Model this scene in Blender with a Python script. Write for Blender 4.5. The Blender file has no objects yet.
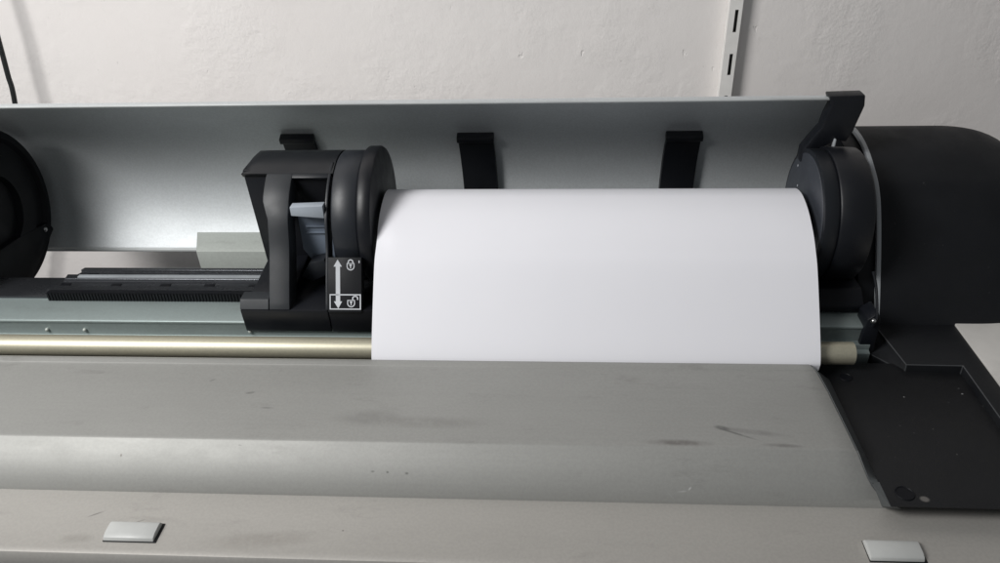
import bpy, bmesh, math, random
from mathutils import Vector, Matrix
random.seed(4)
S = bpy.context.scene
COL = S.collection
PI = math.pi

# ------------------------------------------------------------------ materials
def new_mat(name):
    m = bpy.data.materials.new(name); m.use_nodes = True
    nt = m.node_tree
    return m, nt, nt.nodes['Principled BSDF']

def N(nt, t, **kw):
    n = nt.nodes.new(t)
    for k, v in kw.items():
        setattr(n, k, v)
    return n

def noise(nt, vec, scale, detail=4, rough=.6, sc3=None):
    if sc3:
        mp = N(nt, 'ShaderNodeMapping'); mp.inputs['Scale'].default_value = sc3
        nt.links.new(vec, mp.inputs['Vector']); vec = mp.outputs['Vector']
    n = N(nt, 'ShaderNodeTexNoise'); n.inputs['Scale'].default_value = scale
    n.inputs['Detail'].default_value = detail; n.inputs['Roughness'].default_value = rough
    nt.links.new(vec, n.inputs['Vector'])
    return n.outputs['Fac']

def ramp(nt, fac, p0, p1, c0=0.0, c1=1.0):
    r = N(nt, 'ShaderNodeMapRange'); r.interpolation_type = 'SMOOTHSTEP'
    r.inputs['From Min'].default_value = p0; r.inputs['From Max'].default_value = p1
    r.inputs['To Min'].default_value = c0; r.inputs['To Max'].default_value = c1
    nt.links.new(fac, r.inputs['Value'])
    return r.outputs['Result']

def mixc(nt, fac, a, b, mode='MIX'):
    m = N(nt, 'ShaderNodeMix', data_type='RGBA', blend_type=mode)
    for sock, v in ((m.inputs[0], fac), (m.inputs[6], a), (m.inputs[7], b)):
        if isinstance(v, (int, float)): sock.default_value = v
        elif isinstance(v, tuple): sock.default_value = (*v, 1)
        else: nt.links.new(v, sock)
    return m.outputs[2]

def math_(nt, op, a, b=None):
    m = N(nt, 'ShaderNodeMath', operation=op)
    for i, v in enumerate((a, b)):
        if v is None: continue
        if isinstance(v, (int, float)): m.inputs[i].default_value = v
        else: nt.links.new(v, m.inputs[i])
    return m.outputs[0]

def bump(nt, bsdf, h, strength, dist=.001):
    b = N(nt, 'ShaderNodeBump'); b.inputs['Strength'].default_value = strength
    b.inputs['Distance'].default_value = dist
    nt.links.new(h, b.inputs['Height']); nt.links.new(b.outputs[0], bsdf.inputs['Normal'])

def blob(nt, vec, c, sx, sy, rot, soft=1.0):
    """1 inside an elliptical mark centred on c (x, y), 0 outside"""
    mp = N(nt, 'ShaderNodeMapping', vector_type='TEXTURE')
    mp.inputs['Location'].default_value = (c[0], c[1], 0)
    mp.inputs['Rotation'].default_value = (0, 0, rot)
    mp.inputs['Scale'].default_value = (sx, sy, 1000)
    nt.links.new(vec, mp.inputs['Vector'])
    l = N(nt, 'ShaderNodeVectorMath', operation='LENGTH')
    nt.links.new(mp.outputs[0], l.inputs[0])
    return ramp(nt, l.outputs['Value'], 1.0, 1.0 - soft, 0, 1)

def plastic(name, col, rough=.45, bumpy=.15, fine=900, dust=.0, spec=.5, spots=()):
    m, nt, b = new_mat(name)
    tc = N(nt, 'ShaderNodeTexCoord').outputs['Object']
    big = noise(nt, tc, 9, 5)
    c = mixc(nt, ramp(nt, big, .3, .7), tuple(x*.85 for x in col), tuple(x*1.15 for x in col))
    if dust:
        sp = noise(nt, tc, 260, 2, .5)
        c = mixc(nt, ramp(nt, sp, .74, .80, 0, dust), c, (.3, .3, .3))
    for (cx, cy, sx, sy, rot, col2) in spots:
        c = mixc(nt, blob(nt, tc, (cx, cy), sx, sy, rot, .5), c, col2)
    nt.links.new(c, b.inputs['Base Color'])
    r = ramp(nt, noise(nt, tc, 30, 6), .3, .7, rough-.06, rough+.08)
    nt.links.new(r, b.inputs['Roughness'])
    b.inputs['Specular IOR Level'].default_value = spec
    bump(nt, b, noise(nt, tc, fine, 2), bumpy, .0003)
    return m

M = {}
M['black'] = plastic('black_plastic', (.0065, .0075, .0105), .42, .2, 1400, spec=.4)
M['black_matte'] = plastic('black_textured', (.0078, .0086, .0105), .55, .4, 1600, dust=.10, spec=.25)
M['frame_grey'] = plastic('frame_charcoal', (.024, .027, .031), .48, .35, 1500, spec=.45)
M['black_cap'] = plastic('satin_black_plastic', (.009, .0105, .0135), .40, .2, 1500, spec=.45)
M['tray'] = plastic('tray_black', (.0062, .0066, .0078), .5, .5, 1600, dust=.14, spec=.35, spots=[
    (.3358, -.1392, .0044, .0036, -.1, (.10, .095, .09)), (.3655, -.0183, .0008, .0009, 0, (.2, .2, .2)), (.4185, -.0130, .0013, .0009, .3, (.22, .22, .22)),
    (.374, -.060, .0005, .0006, 0, (.14, .14, .14)), (.381, -.090, .0005, .0007, 0, (.12, .12, .12))])
M['ring_grey'] = plastic('ring_grey', (.018, .021, .027), .45, .25, 1300)
M['strip'] = plastic('strip_grey', (.070, .076, .078), .5, .3, 1300)
M['disc_lit'] = plastic('disc_lit', (.040, .045, .056), .42, .25, 1300)  # lighter copy for the flange face: window light put into the colour
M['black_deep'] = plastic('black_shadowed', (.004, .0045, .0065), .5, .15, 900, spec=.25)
M['charcoal'] = plastic('charcoal_plastic', (.011, .013, .017), .44, .25, 1500, spec=.45)
M['lever_grey'] = plastic('blue_grey_plastic', (.36, .40, .45), .4, .05)
M['blue_grey'] = plastic('slate_plastic', (.17, .205, .26), .4, .05)
M['panel_grey'] = plastic('light_grey_plastic', (.56, .545, .52), .5, .2, 1200)
M['lip'] = plastic('lip_grey', (.50, .52, .52), .40, .05)
M['trim'] = plastic('trim_silver', (.36, .38, .40), .4, .05)
M['button'] = plastic('button_grey', (.50, .51, .50), .4, .1)
M['mark'] = plastic('white_print', (.52, .54, .57), .5, 0)
M['cable'] = plastic('black_rubber', (.012, .014, .014), .5, .05)
M['upright'] = plastic('white_enamel', (.78, .765, .74), .4, .1, 500)
M['slot_dark'] = plastic('slot_shadow', (.075, .078, .078), .6, .0)

def paper_mat():
    m, nt, b = new_mat('white_paper')
    tc = N(nt, 'ShaderNodeTexCoord').outputs['Object']
    c = mixc(nt, noise(nt, tc, 14, 4), (.80, .80, .845), (.825, .825, .865))
    nt.links.new(c, b.inputs['Base Color'])
    b.inputs['Roughness'].default_value = .55
    b.inputs['Specular IOR Level'].default_value = .35
    bump(nt, b, noise(nt, tc, 7, 2), .15, .004)
    return m
M['paper'] = paper_mat()

M['console'] = plastic('console_black', (.0070, .0078, .0095), .5, .4, 1600, dust=.1, spec=.35)
M['worn_edge'] = plastic('rubbed_edge', (.050, .053, .057), .45, .3, 900)
def silver(name, base, rough, metal, dirt=True, marks=True, brushed=None):
    m, nt, b = new_mat(name)
    tc = N(nt, 'ShaderNodeTexCoord').outputs['Object']
    big = noise(nt, tc, 5, 6, .65, (1, 2.5, 2.5))
    c = mixc(nt, ramp(nt, big, .3, .7), tuple(x*.97 for x in base), tuple(x*1.03 for x in base))
    fine = noise(nt, tc, 420, 3)
    c = mixc(nt, ramp(nt, fine, .35, .65, 0, .10), c, (.16, .155, .15))
    if dirt:
        st = noise(nt, tc, 13, 7, .72, (1, 3, 3))
        c = mixc(nt, ramp(nt, st, .56, .76, 0, .24), c, (.12, .11, .105))
        st2 = noise(nt, tc, 60, 4, .6, (1, 2.5, 2.5))
        c = mixc(nt, ramp(nt, st2, .73, .80, 0, .4), c, (.08, .075, .07))
    if dirt:
        hair = noise(nt, tc, 70, 3, .6, (.06, 5, 5))
        c = mixc(nt, ramp(nt, hair, .40, .70, 0, .018), c, (.62, .61, .58))
    if marks:
        for (cx, cy, sx, sy, rot, a, col) in [
            (0.1518, -0.1002, 0.0340, 0.0047, -0.02, .75, (.10, .085, .08)),
            (0.1903, -0.0824, 0.0090, 0.0036, -0.30, .8, (.09, .09, .09)),
            (0.2004, -0.0886, 0.0220, 0.0016, -0.42, .75, (.09, .09, .09)),
            (0.2131, -0.0862, 0.0400, 0.0042, -0.15, .4, (.11, .10, .10)),
            (0.2356, -0.1014, 0.0200, 0.0030, -0.05, .55, (.10, .09, .09)),
            (-0.1093, -0.0762, 0.0400, 0.0132, 0.05, .35, (.12, .115, .11)),
            (-0.0561, -0.0812, 0.0700, 0.0096, 0.00, .3, (.13, .12, .11)),
            (-0.2241, -0.0466, 0.0060, 0.0021, 0.20, .6, (.1, .1, .1)),
            (-0.2655, -0.0298, 0.0040, 0.0012, 0.60, .6, (.1, .1, .1)),
            (-0.2022, -0.0660, 0.0080, 0.0018, 0.00, .5, (.1, .1, .1)),
            (-0.2844, -0.1646, 0.0080, 0.0011, 0.50, .7, (.09, .09, .09)),
            (-0.3231, -0.1580, 0.0090, 0.0011, 0.50, .7, (.09, .09, .09)),
            (-0.1802, -0.1796, 0.0600, 0.0110, 0.10, .3, (.15, .13, .11)),
            (-0.3273, -0.1824, 0.0200, 0.0060, 0.10, .3, (.14, .13, .11)),
            (-0.3145, -0.1166, 0.0014, 0.0013, 0.00, .8, (.1, .08, .07)),
            (-0.0866, -0.1232, 0.0016, 0.0009, 0.00, .8, (.05, .05, .05)),
            (-0.0706, -0.1236, 0.0022, 0.0010, 0.00, .8, (.05, .05, .05)),
            (-0.0989, -0.1230, 0.0022, 0.0008, 0.00, .6, (.05, .05, .05)),
            (-0.1159, -0.1684, 0.0013, 0.0009, 0.00, .9, (.03, .03, .03)),
            (.1435, -.1310, .0048, .0006, -.48, .7, (.42, .42, .42)),
            (.1530, -.1295, .0052, .0005, .05, .8, (.55, .55, .55)),
            (.1590, -.1282, .0020, .0007, .5, .9, (.65, .65, .65))]:
            f = blob(nt, tc, (cx, cy), sx, sy, rot, .8)
            br = ramp(nt, noise(nt, tc, 120, 3), .25, .6, .45, 1)
            f = math_(nt, 'MULTIPLY', math_(nt, 'MULTIPLY', f, br), a*.8)
            c = mixc(nt, f, c, col)
    nt.links.new(c, b.inputs['Base Color'])
    b.inputs['Metallic'].default_value = metal
    r = ramp(nt, noise(nt, tc, 18, 6, .7, (1, 2, 2)), .3, .7, rough-.02, rough+.03)
    nt.links.new(r, b.inputs['Roughness'])
    if brushed:
        bump(nt, b, noise(nt, tc, 260, 3, .5, brushed), .12, .0004)
    else:
        bump(nt, b, noise(nt, tc, 1300, 2), .18, .0003)
    return m
M['silver'] = silver('silver_paint', (.338, .339, .325), .60, .46)
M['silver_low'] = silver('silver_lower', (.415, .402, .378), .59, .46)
M['cover'] = silver('silver_sheet', (.63, .66, .675), .60, .43, dirt=False, marks=False)
M['alu'] = silver('aluminium_rail', (.31, .365, .36), .50, .5, dirt=True, marks=False, brushed=(.03, 4, 4))
M['rail_dark'] = silver('dark_gunmetal', (.060, .064, .072), .26, .7, dirt=False, marks=False)
M['brass'] = silver('pale_nickel', (.50, .475, .37), .46, .6, dirt=False, marks=False, brushed=(.02, 3, 3))
M['steel'] = silver('screw_steel', (.55, .55, .55), .25, 1.0, dirt=False, marks=False)
M['rib_glint'] = plastic('highlight_metal', (.30, .32, .34), .22, .0)  # paler than the track: the rib's highlight put into the colour
M['hinge'] = silver('pale_metal', (.46, .49, .46), .5, .2, dirt=True, marks=False)

def wall_mat():
    m, nt, b = new_mat('painted_plaster')
    tc = N(nt, 'ShaderNodeTexCoord').outputs['Object']
    big = noise(nt, tc, 2.5, 5)
    c = mixc(nt, ramp(nt, big, .3, .7), (.79, .752, .732), (.83, .797, .778))
    st = noise(nt, tc, 26, 5, .7)
    c = mixc(nt, ramp(nt, st, .69, .74, 0, .35), c, (.36, .33, .31))
    nt.links.new(c, b.inputs['Base Color'])
    b.inputs['Roughness'].default_value = .75
    b.inputs['Specular IOR Level'].default_value = .25
    # trowel relief: patches of ridges plus grain
    v = N(nt, 'ShaderNodeTexVoronoi', feature='SMOOTH_F1'); v.inputs['Scale'].default_value = 42
    mp = N(nt, 'ShaderNodeMapping'); mp.inputs['Rotation'].default_value = (0, .7, 0); mp.inputs['Scale'].default_value = (1, 1, .45)
    d = N(nt, 'ShaderNodeTexNoise'); d.inputs['Scale'].default_value = 11; d.inputs['Detail'].default_value = 6
    nt.links.new(tc, d.inputs['Vector'])
    ad = N(nt, 'ShaderNodeMix', data_type='VECTOR'); ad.inputs[0].default_value = .16
    nt.links.new(tc, ad.inputs[4]); nt.links.new(d.outputs['Color'], ad.inputs[5])
    nt.links.new(ad.outputs[1], mp.inputs['Vector']); nt.links.new(mp.outputs[0], v.inputs['Vector'])
    patch = ramp(nt, noise(nt, tc, 5.5, 4, .6), .44, .62, .22, 1)
    r1 = math_(nt, 'MULTIPLY', ramp(nt, v.outputs['Distance'], .05, .5), patch)
    r2 = math_(nt, 'MULTIPLY', noise(nt, tc, 150, 6, .7), patch)
    h = math_(nt, 'ADD', math_(nt, 'MULTIPLY', r1, .30), math_(nt, 'MULTIPLY', r2, .9))
    h = math_(nt, 'ADD', h, math_(nt, 'MULTIPLY', noise(nt, tc, 16, 4), .6))
    nk = ramp(nt, noise(nt, tc, 62, 3, .55, (1, 1, .6)), .69, .74)
    h = math_(nt, 'SUBTRACT', h, math_(nt, 'MULTIPLY', nk, .55))
    bump(nt, b, h, .45, .003)
    return m
M['wall'] = wall_mat()

# ------------------------------------------------------------------ helpers
def tag(o, label=None, cat=None, group=None, kind=None):
    if label: o['label'] = label
    if cat: o['category'] = cat
    if group: o['group'] = group
    if kind: o['kind'] = kind
    return o

def empty(name, loc):
    o = bpy.data.objects.new(name, None); COL.objects.link(o)
    o.location = loc; o.empty_display_size = .05
    return o

def wloc(o):
    v = Vector((0, 0, 0))
    while o is not None:
        v += o.location; o = o.parent
    return v

def finish(bm, name, mat, parent=None, bevel=0.0, seg=2, sharp=35, smooth=True, loc=None, edge_mat=None):
    """link a bmesh (world coordinates) as ONE object; origin = parent's origin (or loc)"""
    bmesh.ops.remove_doubles(bm, verts=bm.verts, dist=1e-6)
    bmesh.ops.recalc_face_normals(bm, faces=bm.faces)
    if bevel:
        es = [e for e in bm.edges if len(e.link_faces) == 2 and e.calc_face_angle(0) > math.radians(25)]
        bmesh.ops.bevel(bm, geom=es, offset=bevel, segments=seg, profile=.5, affect='EDGES', clamp_overlap=True, material=1 if edge_mat else -1)
    for f in bm.faces: f.smooth = smooth
    for e in bm.edges:
        if len(e.link_faces) == 2: e.smooth = e.calc_face_angle(0) < math.radians(sharp)
    me = bpy.data.meshes.new(name)
    o = bpy.data.objects.new(name, me); COL.objects.link(o)
    org = Vector(loc) if loc is not None else (wloc(parent) if parent else Vector((0, 0, 0)))
    bmesh.ops.translate(bm, verts=bm.verts, vec=-org)
    bm.to_mesh(me); bm.free()
    me.materials.append(mat)
    if edge_mat: me.materials.append(edge_mat)
    if parent:
        o.parent = parent; o.location = org - wloc(parent)
    else:
        o.location = org
    return o

def add_box(bm, x0, x1, y0, y1, z0, z1):
    vs = [bm.verts.new((x, y, z)) for x in (x0, x1) for y in (y0, y1) for z in (z0, z1)]
    for f in ((0,1,3,2), (4,6,7,5), (0,4,5,1), (2,3,7,6), (0,2,6,4), (1,5,7,3)):
        bm.faces.new([vs[i] for i in f])

def box(*a):
    bm = bmesh.new(); add_box(bm, *a); return bm

def add_prism_x(bm, prof, x0, x1, cap=True):
    """closed (y, z) outline extruded along X"""
    a = [bm.verts.new((x0, y, z)) for y, z in prof]; b = [bm.verts.new((x1, y, z)) for y, z in prof]
    n = len(prof)
    for i in range(n):
        j = (i+1) % n
        bm.faces.new((a[i], a[j], b[j], b[i]))
    if cap:
        bm.faces.new(a); bm.faces.new(list(reversed(b)))

def prism_x(prof, x0, x1):
    bm = bmesh.new(); add_prism_x(bm, prof, x0, x1); return bm

def add_prism_y(bm, prof, y0, y1):
    """closed (x, z) outline extruded along Y"""
    a = [bm.verts.new((x, y0, z)) for x, z in prof]; b = [bm.verts.new((x, y1, z)) for x, z in prof]
    n = len(prof)
    for i in range(n):
        j = (i+1) % n
        bm.faces.new((a[i], a[j], b[j], b[i]))
    bm.faces.new(a); bm.faces.new(list(reversed(b)))

def prism_y(prof, y0, y1):
    bm = bmesh.new(); add_prism_y(bm, prof, y0, y1); return bm

def add_lathe_x(bm, prof, cy, cz, seg=96):
    """(x, r) outline revolved about the X axis through (cy, cz); r=0 ends close it"""
    rings = []
    for x, r in prof:
        if r <= 1e-6:
            rings.append([bm.verts.new((x, cy, cz))])
        else:
            rings.append([bm.verts.new((x, cy+r*math.cos(2*PI*k/seg), cz+r*math.sin(2*PI*k/seg))) for k in range(seg)])
    for a, b in zip(rings, rings[1:]):
        for k in range(seg):
            k2 = (k+1) % seg
            if len(a) == 1 and len(b) == 1: continue
            if len(a) == 1: bm.faces.new((a[0], b[k], b[k2]))
            elif len(b) == 1: bm.faces.new((a[k], b[0], a[k2]))
            else: bm.faces.new((a[k], b[k], b[k2], a[k2]))

def lathe_x(prof, cy, cz, seg=96):
    bm = bmesh.new(); add_lathe_x(bm, prof, cy, cz, seg); return bm

def thick(prof, t):
    """open (y, z) polyline -> closed band of thickness t on its right-hand side"""
    out = []
    n = len(prof)
    for i in range(n):
        p = Vector(prof[max(i-1, 0)]); q = Vector(prof[min(i+1, n-1)])
        d = (q-p).normalized(); nn = Vector((d.y, -d.x))
        out.append(tuple(Vector(prof[i]) + nn*t))
    return list(prof) + list(reversed(out))

def catmull(pts, n=8):
    P = [Vector(p) for p in pts]
    P = [2*P[0]-P[1]] + P + [2*P[-1]-P[-2]]
    out = []
    for i in range(1, len(P)-2):
        for k in range(n):
            t = k/n
            a, b, c, d = P[i-1], P[i], P[i+1], P[i+2]
            out.append(.5*((2*b)+(c-a)*t+(2*a-5*b+4*c-d)*t*t+(3*b-a-3*c+d)*t**3))
    out.append(P[-2])
    return [tuple(v) for v in out]

def add_tube(bm, pts, r, seg=12):
    P = [Vector(p) for p in pts]; rings = []
    up = Vector((0, 1, 0))
    for i, p in enumerate(P):
        d = (P[min(i+1, len(P)-1)] - P[max(i-1, 0)]).normalized()
        s = d.cross(up).normalized(); u = s.cross(d)
        rings.append([bm.verts.new(p + r*(math.cos(2*PI*k/seg)*s + math.sin(2*PI*k/seg)*u)) for k in range(seg)])
    for a, b in zip(rings, rings[1:]):
        for k in range(seg):
            bm.faces.new((a[k], b[k], b[(k+1) % seg], a[(k+1) % seg]))
    bm.faces.new(rings[0]); bm.faces.new(list(reversed(rings[-1])))

# ------------------------------------------------------------------ wall, shelf upright, cable
WY = .42
wall = finish(box(-2.2, 2.2, WY, WY+.1, -1.2, 1.4), 'wall', M['wall'], smooth=False)
tag(wall, kind='structure')

up = empty('shelf_upright', (.2693, WY, -.3))
tag(up, 'white slotted metal shelf upright fixed vertically to the plaster wall', 'shelf upright')
bm = bmesh.new()
ux, uw, ud = .2687, .0078, .014          # a U channel with two flanges and a slotted front
add_box(bm, ux-uw, ux-uw+.0015, WY-ud, WY-.0002, -.3, .75)
add_box(bm, ux+uw-.0015, ux+uw, WY-ud, WY-.0002, -.3, .75)
y0, y1 = WY-ud-.0016, WY-ud
sx0, sx1 = ux-.0005, ux+.0037
add_box(bm, ux-uw, sx0, y0, y1, -.3, .75)
add_box(bm, sx1, ux+uw, y0, y1, -.3, .75)
zz = -.3
pitch, sl = .0531, .0268
k0 = .1437                                # bottom of one slot
zs = sorted(k0 + pitch*k for k in range(-8, 13))
for z in zs:
    if z > .72: break
    add_box(bm, sx0, sx1, y0, y1, zz, z)
    zz = z + sl
add_box(bm, sx0, sx1, y0, y1, zz, .75)
finish(bm, 'channel', M['upright'], up, smooth=False)
finish(box(ux-uw+.0016, ux+uw-.0016, WY-.0035, WY-.0004, -.3, .75), 'back_strip', M['slot_dark'], up, smooth=False)

bm = bmesh.new()
cp = catmull([(-.640, WY-.035, .62), (-.644, WY-.035, .40), (-.6495, WY-.035, .25), (-.6538, WY-.035, .200), (-.6579, WY-.035, .1614), (-.6625, WY-.035, .1239),
              (-.695, WY-.035, -.02), (-.7361, WY-.035, -.1214), (-.7441, WY-.035, -.1604), (-.755, WY-.035, -.5)], 10)
add_tube(bm, cp, .0032)
tag(finish(bm, 'wall_cable', M['cable'], loc=(-.755, WY-.035, -.5)),
    'thin black cable hanging down the pale wall at the left edge behind the open cover', 'cable')

# ------------------------------------------------------------------ printer
BASE = (0, 0, -.55)
pr = empty('wide_format_printer', BASE)
tag(pr, 'silver and black wide format roll printer with its curved rear roll cover open', 'printer')
XL, XR = -.68, .72

# body below and behind the panels
finish(prism_x([(-.185, -.55), (-.185, -.054), (-.127, -.048), (.012, -.034), (.118, -.034), (.118, -.55)], XL, XR),
       'body', M['charcoal'], pr, .002)

# front cover: sloping sheet that rolls over and drops to the lower panel
prof = catmull([(.0045, -.020), (.0045, -.006), (.0032, -.0012), (-.0005, .0002), (-.0055, -.0004), (-.0105, -.0012), (-.035, -.0017), (-.065, -.0023), (-.090, -.0028), (-.1010, -.0031),
                (-.1048, -.0034), (-.1068, -.0046), (-.1110, -.0080), (-.1160, -.0123), (-.1208, -.0170), (-.1250, -.0218), (-.1285, -.0266), (-.1312, -.0312), (-.1331, -.0353), (-.1339, -.0378)], 5)
EY = (.0045, -.0005, -.0055, -.0105, -.035, -.1048, -.111, -.116, -.1208, -.125, -.1285, -.1312, -.1331, -.1339)
EXL = (.2840, .2850, .2872, .2886, .2903, .2922, .2943, .2960, .2982, .3012, .3056, .3110, .3190, .3260)
TZ = -.0205                               # level of the black tray
def edge_x(y, tab):
    if y >= EY[0]: return tab[0]
    if y <= EY[-1]: return tab[-1]
    for i in range(len(EY)-1):
        if EY[i] >= y >= EY[i+1]:
            t = (EY[i]-y)/(EY[i]-EY[i+1]); return tab[i]*(1-t)+tab[i+1]*t
right_x = lambda y, z: edge_x(y, EXL)
bm = bmesh.new()
cols = [XL + (i/40)*(0.275-XL) for i in range(41)]
grid = []
for (y, z) in prof:
    rx = right_x(y, z)
    row = [bm.verts.new((x, y, z)) for x in cols]
    row.append(bm.verts.new((rx-.001, y, z)))
    row.append(bm.verts.new((rx, y, z-.0006)))
    row.append(bm.verts.new((rx+.0002, y, z-.012)))
    grid.append(row)
for a, b in zip(grid, grid[1:]):
    for k in range(len(a)-1):
        bm.faces.new((a[k], a[k+1], b[k+1], b[k]))
finish(bm, 'front_cover', M['silver'], pr, sharp=60)

# moulded strip along the right end of the cover, sloping down to the tray
bm = bmesh.new(); rows = []
for (y, z) in prof:
    a = right_x(y, z); b = max(.3070, a+.0012); zt = min(TZ+.0002, z-.0015)
    rows.append([bm.verts.new(v) for v in ((a-.002, y, z-.012), (a+.0003, y, z-.0012), (a+.0010, y, z-.0005), (b-.0008, y, zt+.0006), (b, y, zt-.0006), (b, y, zt-.010))])
for a, b in zip(rows, rows[1:]):
    for k in range(5): bm.faces.new((a[k], a[k+1], b[k+1], b[k]))
o1 = [bm.verts.new(v) for v in ((.3072, -.1225, TZ+.0004), (.3072, -.1478, TZ+.0004), (.3092, -.1335, -.0362), (.3040, -.1275, -.0252), (.3014, -.1238, -.0206))]
o2 = [bm.verts.new((v.co.x+.0012, v.co.y, v.co.z-.0008)) for v in o1]
bm.faces.new(o1); bm.faces.new(list(reversed(o2)))
for k in range(5): bm.faces.new((o1[k], o1[(k+1) % 5], o2[(k+1) % 5], o2[k]))
finish(bm, 'edge_strip', M['strip'], pr, sharp=40)

# lower panel with its bright front lip
lp = [(-0.1287, -0.0481), (-0.1287, -0.0375), (-0.1349, -0.0378), (-0.1617, -0.0382), (-0.1905, -0.0387), (-0.1930, -0.0382), (-0.1957, -0.0390), (-0.1977, -0.0426), (-0.1985, -0.0491), (-0.1990, -0.1541), (-0.1867, -0.1541), (-0.1867, -0.0481)]
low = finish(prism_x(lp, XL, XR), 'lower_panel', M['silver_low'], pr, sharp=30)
def push_button(x0, x1, skew, name='push_button'):
    bm = bmesh.new()
    pr_ = [(-0.1664, -0.0370), (-0.1681, -0.0342), (-0.1706, -0.0334), (-0.1791, -0.0339), (-0.1831, -0.0354), (-0.1846, -0.0390), (-0.1664, -0.0427)]
    a = [bm.verts.new((x0, y, z)) for y, z in pr_]; b = [bm.verts.new((x1, y, z)) for y, z in pr_]
    n = len(pr_)
    for i in range(n):
        j = (i+1) % n; bm.faces.new((a[i], a[j], b[j], b[i]))
    bm.faces.new(a); bm.faces.new(list(reversed(b)))
    return finish(bm, name, M['button'], low, .0007)
b1 = push_button(-.3040, -.2632, 0)
b2 = push_button(.2836, .3228, 0)
for (x0, x1) in ((-.3043, -.2610), (.2832, .3248)):
    bm = bmesh.new()
    add_box(bm, x0, x1, -.1849, -.1660, -.0452, -.0379)
    finish(bm, 'button_recess', M['black_matte'], low, .0004)

# media tray (flat, tilted, black) and the ledge in front of it
tq = [(.2960, .0310), (.2960, -.115), (.3068, -.133), (.3068, -.1476), (XR, -.1476), (XR, .0310)]
bm = bmesh.new()
a = [bm.verts.new((x, y, TZ)) for x, y in tq]; b = [bm.verts.new((x + (.011 if x < .31 and y < -.12 else 0), y + (.008 if y < -.14 else 0), TZ-.009)) for x, y in tq]
for i in range(6):
    j = (i+1) % 6; bm.faces.new((a[i], a[j], b[j], b[i]))
bm.faces.new(a); bm.faces.new(list(reversed(b)))
tray = finish(bm, 'media_tray', M['tray'], pr, .0008)
def tray_screw(x, y, r):
    z = TZ; sl = 0
    bm = bmesh.new()
    seg = 28; rings = []
    for rr, h in ((r*1.12, -.0011), (r*1.06, -.0003), (r, -.0003), (r*.94, -.0009), (0, -.0009)):
        if rr: rings.append([bm.verts.new((rr*math.cos(2*PI*k/seg), rr*math.sin(2*PI*k/seg), h)) for k in range(seg)])
        else: rings.append([bm.verts.new((0, 0, h))])
    for a, b in zip(rings, rings[1:]):
        for k in range(seg):
            if len(b) == 1: bm.faces.new((a[k], a[(k+1) % seg], b[0]))
            else: bm.faces.new((a[k], a[(k+1) % seg], b[(k+1) % seg], b[k]))
    bmesh.ops.transform(bm, matrix=Matrix.Translation((x, y, z+.0013)) @ Matrix.Rotation(sl, 4, 'X'), verts=bm.verts)
    return finish(bm, 'tray_screw', M['black_deep'], tray)
tray_screw(.3226, .0085, .0052)
tray_screw(.3228, -.1340, .0066)

# console: raised L round the tray
ctop = [(.3712, .0900), (.3786, .0172), (.4295, .0165), (.4286, -.1500), (.4470, -.1500), (.4502, .0900)]
cbot = [(.3500, .0560), (.3803, .0190), (.4295, .0160), (.4286, -.1505), (.4470, -.1505), (.4502, .0900)]
bm = bmesh.new()
CZ = -.0115
a = [bm.verts.new((x, y, CZ)) for x, y in ctop]; b = [bm.verts.new((x, y, TZ-.001)) for x, y in cbot]; c = [bm.verts.new((x, y, -.045)) for x, y in cbot]
for lo, hi in ((a, b), (b, c)):
    for i in range(6):
        j = (i+1) % 6; bm.faces.new((lo[i], lo[j], hi[j], hi[i]))
bm.faces.new(a); bm.faces.new(list(reversed(c)))
finish(bm, 'console', M['console'], pr, .0007, edge_mat=M['worn_edge'])
bm = bmesh.new()
q = [(.4474, -.150), (.4506, .090), (.72, .090), (.72, -.150)]
add = [[bm.verts.new((x, y, z)) for x, y in q] for z in (CZ+.0012, -.045)]
for i in range(4):
    j = (i+1) % 4; bm.faces.new((add[0][i], add[0][j], add[1][j], add[1][i]))
bm.faces.new(add[0]); bm.faces.new(list(reversed(add[1])))
finish(bm, 'side_panel', M['panel_grey'], pr, .0008)

# end housing: black drum-like shell with a silver rim
hp = catmull([(0.082, -0.034), (0.0826, -0.0115), (0.1133, 0.0458), (0.1381, 0.085), (0.1535, 0.1025), (0.1695, 0.1133), (0.2004, 0.1268), (0.2314, 0.1329), (0.2572, 0.1309), (0.2881, 0.1149), (0.3108, 0.0767), (0.317, 0.0169), (0.312, -0.034)], 6)
hc = (0.1984, 0.0272)
bm = bmesh.new()
rows = []
ends = [(0.376, .965), (0.3765, 1.0), (.42, 1.0), (0.4678, 1.0)] + [(0.4678 + .080*math.sin(a), 1 - .42*(1-math.cos(a))**1.15) for a in [PI/2*k/14 for k in range(1, 15)]] + [(0.5481, .3)]
for x, s in ends:
    rows.append([bm.verts.new((x, hc[0]+(y-hc[0])*s, hc[1]+(z-hc[1])*s)) for y, z in hp])
for a, b in zip(rows, rows[1:]):
    for k in range(len(hp)-1): bm.faces.new((a[k], a[k+1], b[k+1], b[k]))
bm.faces.new(rows[-1])
hs = finish(bm, 'end_housing', M['black_matte'], pr, sharp=50)
ring = thick([(hc[0]+(y-hc[0])*1.008, hc[1]+(z-hc[1])*1.008) for y, z in hp if z > -.012], .0050)
bm = prism_x(ring, 0.3721, 0.3768)
finish(bm, 'rim_trim', M['trim'], hs, .0012)
inner = [(hc[0]+(y-hc[0])*.95, hc[1]+(z-hc[1])*.95) for y, z in hp]
finish(prism_x(inner, .3560, 0.3739), 'inner_wall', M['black_deep'], hs, .001)
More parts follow.
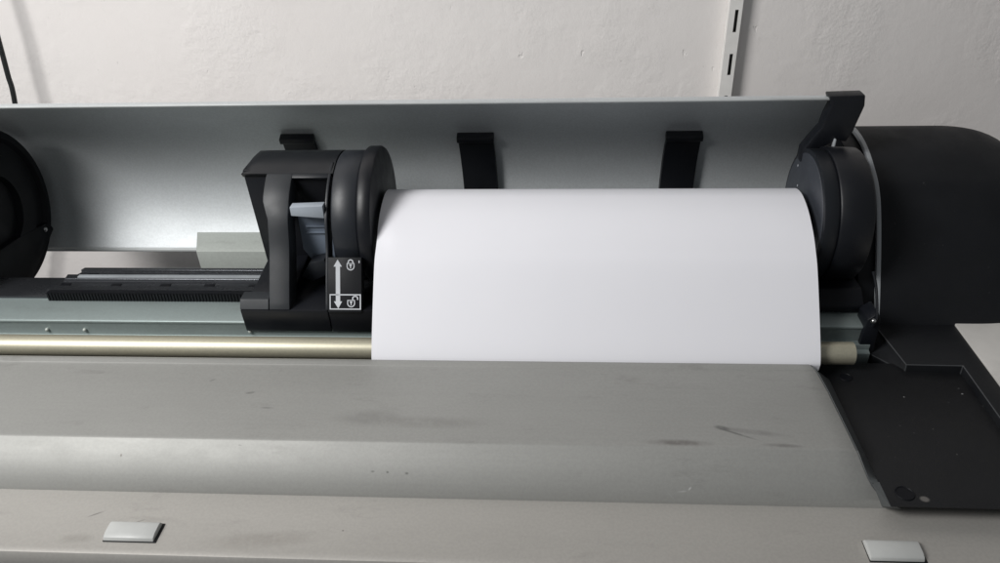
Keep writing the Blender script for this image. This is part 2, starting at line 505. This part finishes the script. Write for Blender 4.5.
# inner frame post with small latch beside the rim
bm = bmesh.new()
add_prism_y(bm, [(.345, -.02), (.3610, -.02), (.3600, .018), (.3560, .026), (.347, .018)], .047, .070)
finish(bm, 'frame_post', M['black'], pr, .0015)
bm = bmesh.new()
add_tube(bm, catmull([(.3525, .046, .012), (.3535, .045, .018), (.3545, .048, .026), (.3535, .060, .046), (.3500, .067, .060)], 6), .0014, 8)
finish(bm, 'spring_wire', M['black'], pr)
bm = bmesh.new()
bmesh.ops.create_uvsphere(bm, u_segments=16, v_segments=10, radius=.0026, matrix=Matrix.Translation((.3515, .0445, .0190)))
finish(bm, 'frame_rivet', M['steel'], pr)

# feed roller, guide rail, gear rack
finish(lathe_x([(XL, 0), (XL, .0108), (.330, .0108), (.330, 0)], .0235, -.0035, 48), 'feed_roller', M['brass'], pr)
RY, RZ = .0065, -.0047
rail_prof = [(y+RY, z+RZ) for y, z in [(.036, -.030), (.036, -.0135), (.0400, -.0120), (.0400, -.006), (.0450, -.005), (.0450, .0090), (.0440, .0098), (.0440, .0122), (.0465, .0132),
             (.0700, .0140), (.0815, .0145), (.120, .0150), (.120, -.030)]]
rail = finish(prism_x(rail_prof, XL, .356), 'guide_rail', M['alu'], pr, .0005)
bm = bmesh.new()
x = -.484
xe = .30
while x < xe:
    add_box(bm, x, x+.0019, .0835, .0850, .0102, .0190); x += .0034
add_box(bm, -.484, xe, .0845, .0900, .0102, .0196)
finish(bm, 'gear_rack', M['black_deep'], rail, smooth=False)
# gunmetal track behind the rack: flat with a groove and a glossy rib
track = [(y+RY, z+RZ-.0008) for y, z in [(.0842, .0162), (.0842, .0255), (.0985, .0262), (.0992, .0295), (.1062, .0310), (.1070, .0270), (.1165, .0272), (.1172, .0300), (.1215, .0303), (.1215, .0162)]]
bm = bmesh.new()
tw = [(0, -.487), (1, -.487), (2, -.477), (3, -.474), (4, -.474), (5, -.471), (6, -.4655), (7, -.4655), (8, -.463), (9, -.463)]
a = [bm.verts.new((tw[i][1]-.0, y, z)) for i, (y, z) in enumerate(track)]
b = [bm.verts.new((.33, y, z)) for y, z in track]
for i in range(len(track)):
    j = (i+1) % len(track); bm.faces.new((a[i], a[j], b[j], b[i]))
bm.faces.new(list(reversed(a))); bm.faces.new(b)
tr = finish(bm, 'slide_track', M['rail_dark'], rail, .0006)
for xs, yy in [(-.4760, 0), (-.4200, 0), (-.3660, 0), (-.3180, 0), (-.2700, 0), (-.455, 1), (-.3530, 1)]:
    if yy == 0: bb = box(xs, xs+.011, .0970, .1020, .0170, .0209)
    else: bb = box(xs, xs+.011, .1160, .1200, .0170, .0222)
    finish(bb, 'dark_slot', M['black_deep'], rail, .0003)  # black blocks stand in for the dark inside open slots
finish(box(-.460, -.19, .1066, .1118, .0240, .02585), 'rib_highlight', M['rib_glint'], rail, .0004)  # added pale strip, a painted highlight along the rib
for xs in (-.472, -.4317, -.2573, -.10, .06, .22):
    bm = bmesh.new()
    bmesh.ops.create_uvsphere(bm, u_segments=12, v_segments=8, radius=.0021, matrix=Matrix.Translation((xs, .0508, -.0040)))
    finish(bm, 'rail_rivet', M['hinge'], rail)

finish(box(XL, -.4850, .0885, .1265, .0095, .0125), 'end_plate', M['rail_dark'], rail, .0006)
finish(prism_x([(.070, .011), (.070, .018), (.085, .030), (.20, .030), (.20, .011)], .292, .352), 'dark_fill_block', M['black_deep'], pr, .0015)  # added black block standing in for the drum's underside and the shade there

# roll cover: curved sheet standing open behind the roll
CC, CR = (.161, .0662), .125
arc = [(CC[0]+CR*math.cos(a), CC[1]+CR*math.sin(a)) for a in [math.radians(-44.5 + i*(126.0/48)) for i in range(49)]]
bm = bmesh.new()
n = 60
CXL, CXR = -.645, .349
xs = [CXL + i*(CXR-CXL)/n for i in range(n+1)]
bandp = thick(arc, .0009)
def end_x(z):
    return .3290 + .021*min(1, max(0, (.187-z)/.045))
rows = [[bm.verts.new((CXL + (x-CXL)/(CXR-CXL)*(end_x(z)-CXL), y, z)) for y, z in bandp] for x in xs]
for a, b in zip(rows, rows[1:]):
    for k in range(len(bandp)):
        k2 = (k+1) % len(bandp)
        bm.faces.new((a[k], a[k2], b[k2], b[k]))
bm.faces.new(rows[0]); bm.faces.new(list(reversed(rows[-1])))
cover = finish(bm, 'roll_cover', M['cover'], pr)
tipy, tipz = arc[-1]
finish(prism_x([(tipy+.0012, tipz-.0020), (tipy-.0010, tipz-.0020), (tipy-.0018, tipz-.0004), (tipy-.0012, tipz+.0005), (tipy+.0008, tipz+.0006)], CXL, .3220), 'top_lip', M['lip'], cover, .0004)
boty, botz = arc[0]
finish(prism_x([(boty+.003, botz-.004), (boty-.0025, botz-.0025), (boty-.003, botz+.0005), (boty+.002, botz+.0016)], CXL, CXR), 'bottom_lip', M['lip'], cover, .0005)

def on_arc(deg, off=0.0):
    a = math.radians(deg); r = CR-off
    return (CC[0]+r*math.cos(a), CC[1]+r*math.sin(a))
def cover_clip(x0, x1, skew):
    """black tongue following the inside of the cover, with a small roof at its top"""
    bm = bmesh.new()
    degs = [23.5-i*2.6 for i in range(24)]
    inner_ = [on_arc(d, .0065+.004*math.sin(max(0, (23.5-d))/59.8*PI)) for d in degs]
    outer_ = [on_arc(d, .0004) for d in degs]
    poly = inner_ + list(reversed(outer_))
    a = []; b = []
    for i, (y, z) in enumerate(poly):
        d = degs[i] if i < 24 else degs[47-i]
        t = (23.5-d)/59.8
        a.append(bm.verts.new((x0+skew*t, y, z))); b.append(bm.verts.new((x1+skew*t, y, z)))
    for i in range(48):
        j = (i+1) % 48; bm.faces.new((a[i], a[j], b[j], b[i]))
    for i in range(23):
        bm.faces.new((a[i], a[i+1], a[46-i], a[47-i])); bm.faces.new((b[i+1], b[i], b[47-i], b[46-i]))
    p0 = on_arc(26.5, .0004); p1 = on_arc(26.5, .010); p2 = on_arc(23.5, .0115); p3 = on_arc(22.1, .0085); p4 = on_arc(22.7, .0004)
    add_prism_x(bm, [p0, p1, p2, p3, p4], x0-.001, x1+.001)
    return finish(bm, 'cover_clip', M['black'], cover, .0009)
cover_clip(-.0605, -.0195, .006)
cover_clip(.1785, .2180, -.004)
cover_clip(-.2690, -.2310, .006)

# pale block on the cover's bottom edge, left of the holder
bm = bmesh.new()
q = [(.246, .0225), (.1985, .0055), (.1985, -.060), (.246, -.060)]
q = [(.232, .0130), (.1985, .0050), (.1985, -.055), (.232, -.055)]
a = [bm.verts.new((x, y, z)) for (y, z), x in zip(q, (-.3808, -.3706, -.3695, -.3790))]
b = [bm.verts.new((-.02, y, z)) for y, z in q]
for i in range(4):
    j = (i+1) % 4; bm.faces.new((a[i], a[j], b[j], b[i]))
bm.faces.new(a); bm.faces.new(list(reversed(b)))
finish(bm, 'hinge_block', M['hinge'], pr, .0012)

# cover arm on the end housing
arm = [(0.3165, 0.1935), (0.3507, 0.1942), (0.3522, 0.1831), (0.3463, 0.1565), (0.3416, 0.146), (0.3314, 0.1482), (0.3228, 0.1419), (0.3102, 0.1355), (0.3004, 0.1236), (0.3009, 0.1377), (0.3077, 0.1494), (0.3154, 0.1609), (0.3175, 0.1733), (0.3205, 0.1834)]
finish(prism_y(arm, .175, .191), 'cover_arm', M['black'], pr, .0016)
finish(box(.3290, .3310, .1722, .1780, .1390, .1500), 'arm_pin', M['trim'], pr, .0008)

# left end drum and its support
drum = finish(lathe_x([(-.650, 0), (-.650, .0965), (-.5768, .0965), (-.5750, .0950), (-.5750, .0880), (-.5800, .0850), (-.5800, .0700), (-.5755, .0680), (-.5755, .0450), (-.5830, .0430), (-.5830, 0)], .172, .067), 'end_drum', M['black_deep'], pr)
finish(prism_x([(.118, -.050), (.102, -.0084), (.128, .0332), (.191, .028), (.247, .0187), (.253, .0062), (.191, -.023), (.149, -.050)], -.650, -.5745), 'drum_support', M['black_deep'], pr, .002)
bm = bmesh.new(); bmesh.ops.create_uvsphere(bm, u_segments=14, v_segments=8, radius=.0032, matrix=Matrix.Translation((-.5745, .2360, .0140)))
finish(bm, 'support_screw', M['steel'], pr)

# ------------------------------------------------------------------ paper roll
AX = (.145, .081)
PX0, PX1 = -.1222, .2938
paper = empty('paper_roll', (0.086, AX[0], AX[1]-.03))
tag(paper, 'roll of blank white paper whose sheet feeds down into the printer slot', 'paper roll')
finish(lathe_x([(PX0, .012), (PX0, .0260), (PX1, .0260), (PX1, .012), (PX0, .012)], *AX, 72), 'roll_body', M['paper'], paper)
sp = catmull([(.0050, -.0220), (.0022, -.006), (.0035, .0042), (.0225, .0300), (.0535, .0672), (.0690, .0815), (.0850, .0930), (.1060, .1030), (.1250, .1078), (.1380, .1086), (.152, .1060), (.163, .1000), (.172, .091), (.1745, .081)], 8)
bm = bmesh.new()
nx = 70
rows = []
for j, (y, z) in enumerate(sp):
    row = []
    for i in range(nx+1):
        t = i/nx; x = PX0 + t*(PX1-PX0)
        dz = 0
        # dent at the left edge under the flange
        d2 = ((x-PX0)/.011)**2 + ((z-.088)/.008)**2
        dz -= .0022*math.exp(-d2) if j < len(sp)-30 else 0
        row.append(bm.verts.new((x, y-dz*.7, z+dz)))
    rows.append(row)
under = []
for j, row in enumerate(rows):
    p0 = Vector(sp[max(j-1, 0)]); p1 = Vector(sp[min(j+1, len(sp)-1)]); d = (p1-p0).normalized()
    under.append([bm.verts.new((v.co.x, v.co.y+d.y*.0003, v.co.z-d.x*.0003)) for v in row])
for lay in (rows, under):
    for a, b in zip(lay, lay[1:]):
        for k in range(nx): bm.faces.new((a[k], a[k+1], b[k+1], b[k]))
for j in range(len(rows)-1):
    for k in (0, nx): bm.faces.new((rows[j][k], rows[j+1][k], under[j+1][k], under[j][k]))
for k in range(nx):
    for j in (0, len(rows)-1): bm.faces.new((rows[j][k], rows[j][k+1], under[j][k+1], under[j][k]))
finish(bm, 'sheet', M['paper'], paper, sharp=60)

# ------------------------------------------------------------------ core adapters (flanges)
fl = empty('core_adapter', (-.14, AX[0], AX[1]-.068))
tag(fl, 'black round flange on the left end of the paper roll, inside the sliding holder', 'core adapter', 'core adapters at the ends of the paper roll')
finish(lathe_x([(-.166, 0), (-.166, .0655), (-.1645, .0670), (-.1420, .0670), (-.1410, .0660)], *AX), 'outer_ring', M['ring_grey'], fl, sharp=45)
finish(lathe_x([(-.1410, .0655), (-.1400, .0700), (-.1385, .0712), (-.1285, .0712), (-.1268, .0700), (-.1262, .065), (-.1262, .020), (-.1215, .018), (-.1215, 0)], *AX), 'flange_disc', M['black'], fl, sharp=45)

fr = empty('core_adapter', (.33, AX[0], AX[1]-.068))
tag(fr, 'black round flange on the right end of the paper roll, beside the end housing', 'core adapter', 'core adapters at the ends of the paper roll')
AXR = (.1465, .080)
finish(lathe_x([(.2985, 0), (.2985, .020), (.3016, .021), (.3016, .0612), (.3022, .0618), (.3022, .0636)], *AXR), 'flange_face', M['disc_lit'], fr, sharp=45)
finish(lathe_x([(.3022, .0610), (.3018, .0640), (.3028, .0660), (.3155, .0660), (.3165, .0650)], *AXR), 'flange_disc', M['charcoal'], fr, sharp=45)
finish(lathe_x([(.3165, .0640), (.3170, .0670), (.3185, .0680), (.3470, .0670), (.3490, .0650), (.3490, 0)], *AXR), 'outer_ring', M['black'], fr, sharp=45)
for (y, z) in ((.182, .118), (.172, .100)):
    bm = bmesh.new(); add_lathe_x(bm, [(.3010, .0013), (.3012, .0013), (.3008, .0006), (.3008, 0)], y, z, 16)
    finish(bm, 'flange_dimple', M['trim'], fr)

# ------------------------------------------------------------------ sliding roll holder
hd = empty('roll_holder', (-.20, .10, -.003))
tag(hd, 'black sliding roll holder with lock label, clamped on the rail left of the white paper', 'roll holder')
face = [(.0450, .0267), (.0600, .0520), (.0755, .0775), (.0850, .1010), (.0920, .1120), (.1060, .1265), (.1240, .1385), (.1420, .1455), (.1600, .1480), (.1780, .1460), (.1920, .1400)]
facec = catmull(face, 4)
# L-shaped front frame: post + foot
bm = bmesh.new()
def frame_x(z):      # left edge of the post at height z
    if z < .105: return -.2300
    if z < .120: return -.2300 - (z-.105)/.015*.0060
    return -.2360
fp = [p for p in facec if p[1] < .1395]
rowsL, rowsR, rowsLi, rowsRi = [], [], [], []
for (y, z) in fp:
    rowsL.append(bm.verts.new((frame_x(z), y, z))); rowsR.append(bm.verts.new((-.2095, y, z)))
    rowsLi.append(bm.verts.new((frame_x(z), y+.020, z-.010))); rowsRi.append(bm.verts.new((-.2095, y+.020, z-.010)))
for k in range(len(fp)-1):
    bm.faces.new((rowsL[k], rowsR[k], rowsR[k+1], rowsL[k+1]))
    bm.faces.new((rowsLi[k], rowsLi[k+1], rowsRi[k+1], rowsRi[k]))
    bm.faces.new((rowsL[k], rowsL[k+1], rowsLi[k+1], rowsLi[k]))
    bm.faces.new((rowsR[k], rowsRi[k], rowsRi[k+1], rowsR[k+1]))
bm.faces.new((rowsL[0], rowsLi[0], rowsRi[0], rowsR[0])); bm.faces.new((rowsL[-1], rowsR[-1], rowsRi[-1], rowsLi[-1]))
finish(bm, 'front_post', M['frame_grey'], hd, .0010, sharp=40)
# foot (front lower-left) and base
finish(prism_x([(.0449, .0267), (.0502, .0357), (.0640, .0357), (.070, .0267)], -.2595, -.2305), 'foot', M['frame_grey'], hd, .0006, sharp=15)
finish(prism_x([(.0449, .0262), (.0478, -.0015), (.0505, -.0015), (.0512, .0110), (.1400, .0160), (.1400, .0262)], -.2597, -.1715), 'base', M['black'], hd, .0012)
finish(prism_x([(.0455, .0262), (.0482, -.0022), (.0505, -.0022), (.0512, .0110), (.075, .0262)], -.1712, -.1240), 'base_extension', M['black_deep'], hd, .0012)
# sloping floor and back plate
finish(prism_x([(.0600, .0270), (.0640, .0350), (.1290, .0420), (.1310, .0270)], -.2520, -.2100), 'floor_plate', M['black'], hd, .001)
bp = [(-.2615, .1400), (-.2550, .012), (-.2050, .012), (-.2050, .1370)]
finish(prism_y(bp, .1265, .150), 'back_plate', M['black'], hd, .001)
# barrel-shaped top cap with a rounded left end
cap = catmull([(.1240, .1385), (.1400, .1432), (.1560, .1445), (.1740, .1415), (.1900, .1335), (.2010, .1220)], 5)
cap = [(.1225, .1378)] + cap
bm = bmesh.new(); rows = []
hcx = (.165, .118)
for x, s, dz in [(-.2618, .10, 0), (-.2600, .50, 0), (-.2565, .80, 0), (-.2530, .95, 0), (-.2500, 1.0, 0), (-.20, 1.005, 0), (-.1690, 1.01, 0)]:
    rows.append([bm.verts.new((x, y, .1375+(z-.1375)*s if z > .1375 else z)) for y, z in cap])
under = [[bm.verts.new((r[0].co.x, .2050, .1250)), bm.verts.new((r[0].co.x, .1260, .1330))] for r in rows]
rows = [r+u for r, u in zip(rows, under)]
for a, b in zip(rows, rows[1:]):
    for k in range(len(a)):
        k2 = (k+1) % len(a); bm.faces.new((a[k], a[k2], b[k2], b[k]))
bm.faces.new(rows[0]); bm.faces.new(list(reversed(rows[-1])))
finish(bm, 'top_cap', M['black_cap'], hd, sharp=50)
# header under the cap joining post to thin wall, thin curved wall right of the recess
hdr = [p for p in facec if .113 < p[1] < .1395]
wl = [p for p in facec if p[1] < .1450 and p[0] < .165]
finish(prism_x(thick(wl, .016), -.1735, -.1705), 'side_wall', M['charcoal'], hd, .0008)
finish(prism_x([(.1242, .1386), (.1185, .1350), (.1205, .1322), (.1320, .1340)], -.2100, -.1730), 'header', M['charcoal'], hd, .0010)
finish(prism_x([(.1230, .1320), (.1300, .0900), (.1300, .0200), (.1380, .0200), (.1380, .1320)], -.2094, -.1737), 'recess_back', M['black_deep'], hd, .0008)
# lever and slate insert inside the recess
lv = finish(prism_y([(-.2065, .1172), (-.1738, .1185), (-.1738, .1050), (-.2065, .1078)], .089, .099), 'lock_lever', M['lever_grey'], hd, .0007)
bm = bmesh.new()
add_prism_y(bm, [(-.2055, .1000), (-.1738, .1000), (-.1738, .0250), (-.1860, .0250), (-.1980, .0480), (-.2060, .0620)], .1040, .1220)
add_box(bm, -.1990, -.1740, .1020, .1045, .0880, .0905)
add_box(bm, -.1990, -.1740, .1020, .1045, .0810, .0830)
finish(bm, 'slate_insert', M['blue_grey'], hd, .0007)
bm = bmesh.new()
add_prism_y(bm, [(-.2060, .0400), (-.1960, .0560), (-.1800, .0600), (-.1760, .0440), (-.1960, .0340)], .0860, .1020)
finish(bm, 'inner_catch', M['charcoal'], hd, .0010)

# lock label on the sloping plate in front of the flange
LP0 = Vector((0, .0440, .0262)); LP1 = Vector((0, .0705, .0720))
ldir = (LP1-LP0).normalized(); LH = (LP1-LP0).length
lnor = Vector((0, -ldir.z, ldir.y))
def lab(u, v, h=0.0):
    """u across (metres from plate's left), v up the plate, h off it"""
    p = LP0 + ldir*v + lnor*h
    return Vector((-.1708+u, p.y, p.z))
LW = .0335
def plate_box(bm, u0, u1, v0, v1, h0, h1):
    vs = [bm.verts.new(lab(u, v, h)) for u in (u0, u1) for v in (v0, v1) for h in (h0, h1)]
    for f in ((0,1,3,2), (4,6,7,5), (0,4,5,1), (2,3,7,6), (0,2,6,4), (1,5,7,3)):
        bm.faces.new([vs[i] for i in f])
bm = bmesh.new(); plate_box(bm, 0, LW, -.001, LH, -.012, .0)
plate = finish(bm, 'lock_label', M['black_matte'], hd, .0006)
def flat(bm, pts, h=.0004):
    t = [bm.verts.new(lab(u, v, h)) for u, v in pts]; b = [bm.verts.new(lab(u, v, .00005)) for u, v in pts]
    n = len(pts)
    bm.faces.new(t); bm.faces.new(list(reversed(b)))
    for i in range(n):
        j = (i+1) % n; bm.faces.new((t[i], b[i], b[j], t[j]))
def ringflat(bm, outer, inner, h=.0004, closed=True):
    n = len(outer)
    rng = range(n) if closed else range(n-1)
    for i in rng:
        j = (i+1) % n
        flat(bm, [outer[i], outer[j], inner[j], inner[i]], h)
# pixel grid of the label: 442 x 563 crop -> metres (scale s)
s = LW/265.0
def L(px, py): return ((px-90)*s, LH-(py-58)*(LH+.001)/462.0)
bm = bmesh.new()
flat(bm, [L(168, 76), L(202, 136), L(187, 136), L(187, 428), L(202, 428), L(172, 488), L(138, 428), L(153, 428), L(153, 136), L(136, 136)])
finish(bm, 'arrow_mark', M['mark'], plate, smooth=False)
bm = bmesh.new()
ringflat(bm, [L(104, 367), L(350, 367), L(350, 497), L(104, 497)], [L(112, 377), L(341, 377), L(341, 488), L(112, 488)])
finish(bm, 'frame_mark', M['mark'], plate, smooth=False)
def shield(cx, cy, k):
    return [L(cx+k*a, cy+k*b) for a, b in ((-30, -24), (30, -24), (31, 10), (24, 26), (12, 35), (0, 38), (-12, 35), (-24, 26), (-31, 10))]
def padlock(cx, cy, opened):
    bm = bmesh.new()
    ringflat(bm, shield(cx, cy, 1.0), shield(cx, cy, .76))
    flat(bm, [L(cx-10, cy-14), L(cx+10, cy-14), L(cx+9, cy-2), L(cx+4, cy+2), L(cx+4, cy+20), L(cx-4, cy+20), L(cx-4, cy+2), L(cx-9, cy-2)])
    ox = cx+32 if opened else cx
    oy = cy-30 if not opened else cy-40
    A = [PI*i/10 for i in range(11)]
    if not opened:
        o = [L(ox-23*math.cos(a), oy-26*math.sin(a)) for a in A]; i_ = [L(ox-14*math.cos(a), oy-16*math.sin(a)) for a in A]
        o = [L(ox-23, oy+6)]+o+[L(ox+23, oy+6)]; i_ = [L(ox-14, oy+6)]+i_+[L(ox+14, oy+6)]
    else:
        o = [L(ox-24*math.cos(a), oy-20*math.sin(a)) for a in A]; i_ = [L(ox-14*math.cos(a), oy-11*math.sin(a)) for a in A]
        o = [L(ox-24, oy+15)]+o+[L(ox+24, oy+16)]; i_ = [L(ox-14, oy+15)]+i_+[L(ox+14, oy+12)]
    ringflat(bm, o, i_, closed=False)
    return finish(bm, 'padlock_mark', M['mark'], plate, smooth=False)
bm = bmesh.new(); flat(bm, [L(333, 84), L(341, 84), L(341, 106), L(333, 106)])
finish(bm, 'tick_mark', M['mark'], plate, smooth=False)
padlock(270, 130, False)
padlock(273, 440, True)

# ------------------------------------------------------------------ light, world, camera
w = bpy.data.worlds.new('World'); S.world = w; w.use_nodes = True
bg = w.node_tree.nodes['Background']
bg.inputs['Color'].default_value = (.93, .97, 1.0, 1); bg.inputs['Strength'].default_value = .15

def area(name, loc, target, sx, sy, power, col):
    l = bpy.data.lights.new(name, 'AREA'); l.shape = 'RECTANGLE'; l.size = sx; l.size_y = sy
    l.energy = power; l.color = col
    o = bpy.data.objects.new(name, l); COL.objects.link(o); o.location = loc
    o.rotation_euler = (Vector(target)-Vector(loc)).to_track_quat('-Z', 'Y').to_euler()
    return o
area('window_light', (-1.03, -.67, 1.16), (-.10, .1, 0), .56, .62, 27.5, (1.0, .99, .975))

cam = bpy.data.cameras.new('camera'); co = bpy.data.objects.new('camera', cam); COL.objects.link(co)
rt = Vector((.998, .0556, -.0296)); f = Vector((-.0628, .8457, -.5299)).normalized()
rt = (rt - f*rt.dot(f)).normalized(); u = rt.cross(f)
co.matrix_world = Matrix(((rt.x, u.x, -f.x, .0453), (rt.y, u.y, -f.y, -.5744), (rt.z, u.z, -f.z, .449), (0, 0, 0, 1)))
cam.sensor_width = 36; cam.lens = 27.9; cam.clip_start = .01; cam.clip_end = 50
S.camera = co
S.view_settings.view_transform = 'Standard'; S.view_settings.look = 'None'
S.view_settings.exposure = 0; S.view_settings.gamma = 1; S.view_settings.use_curve_mapping = False
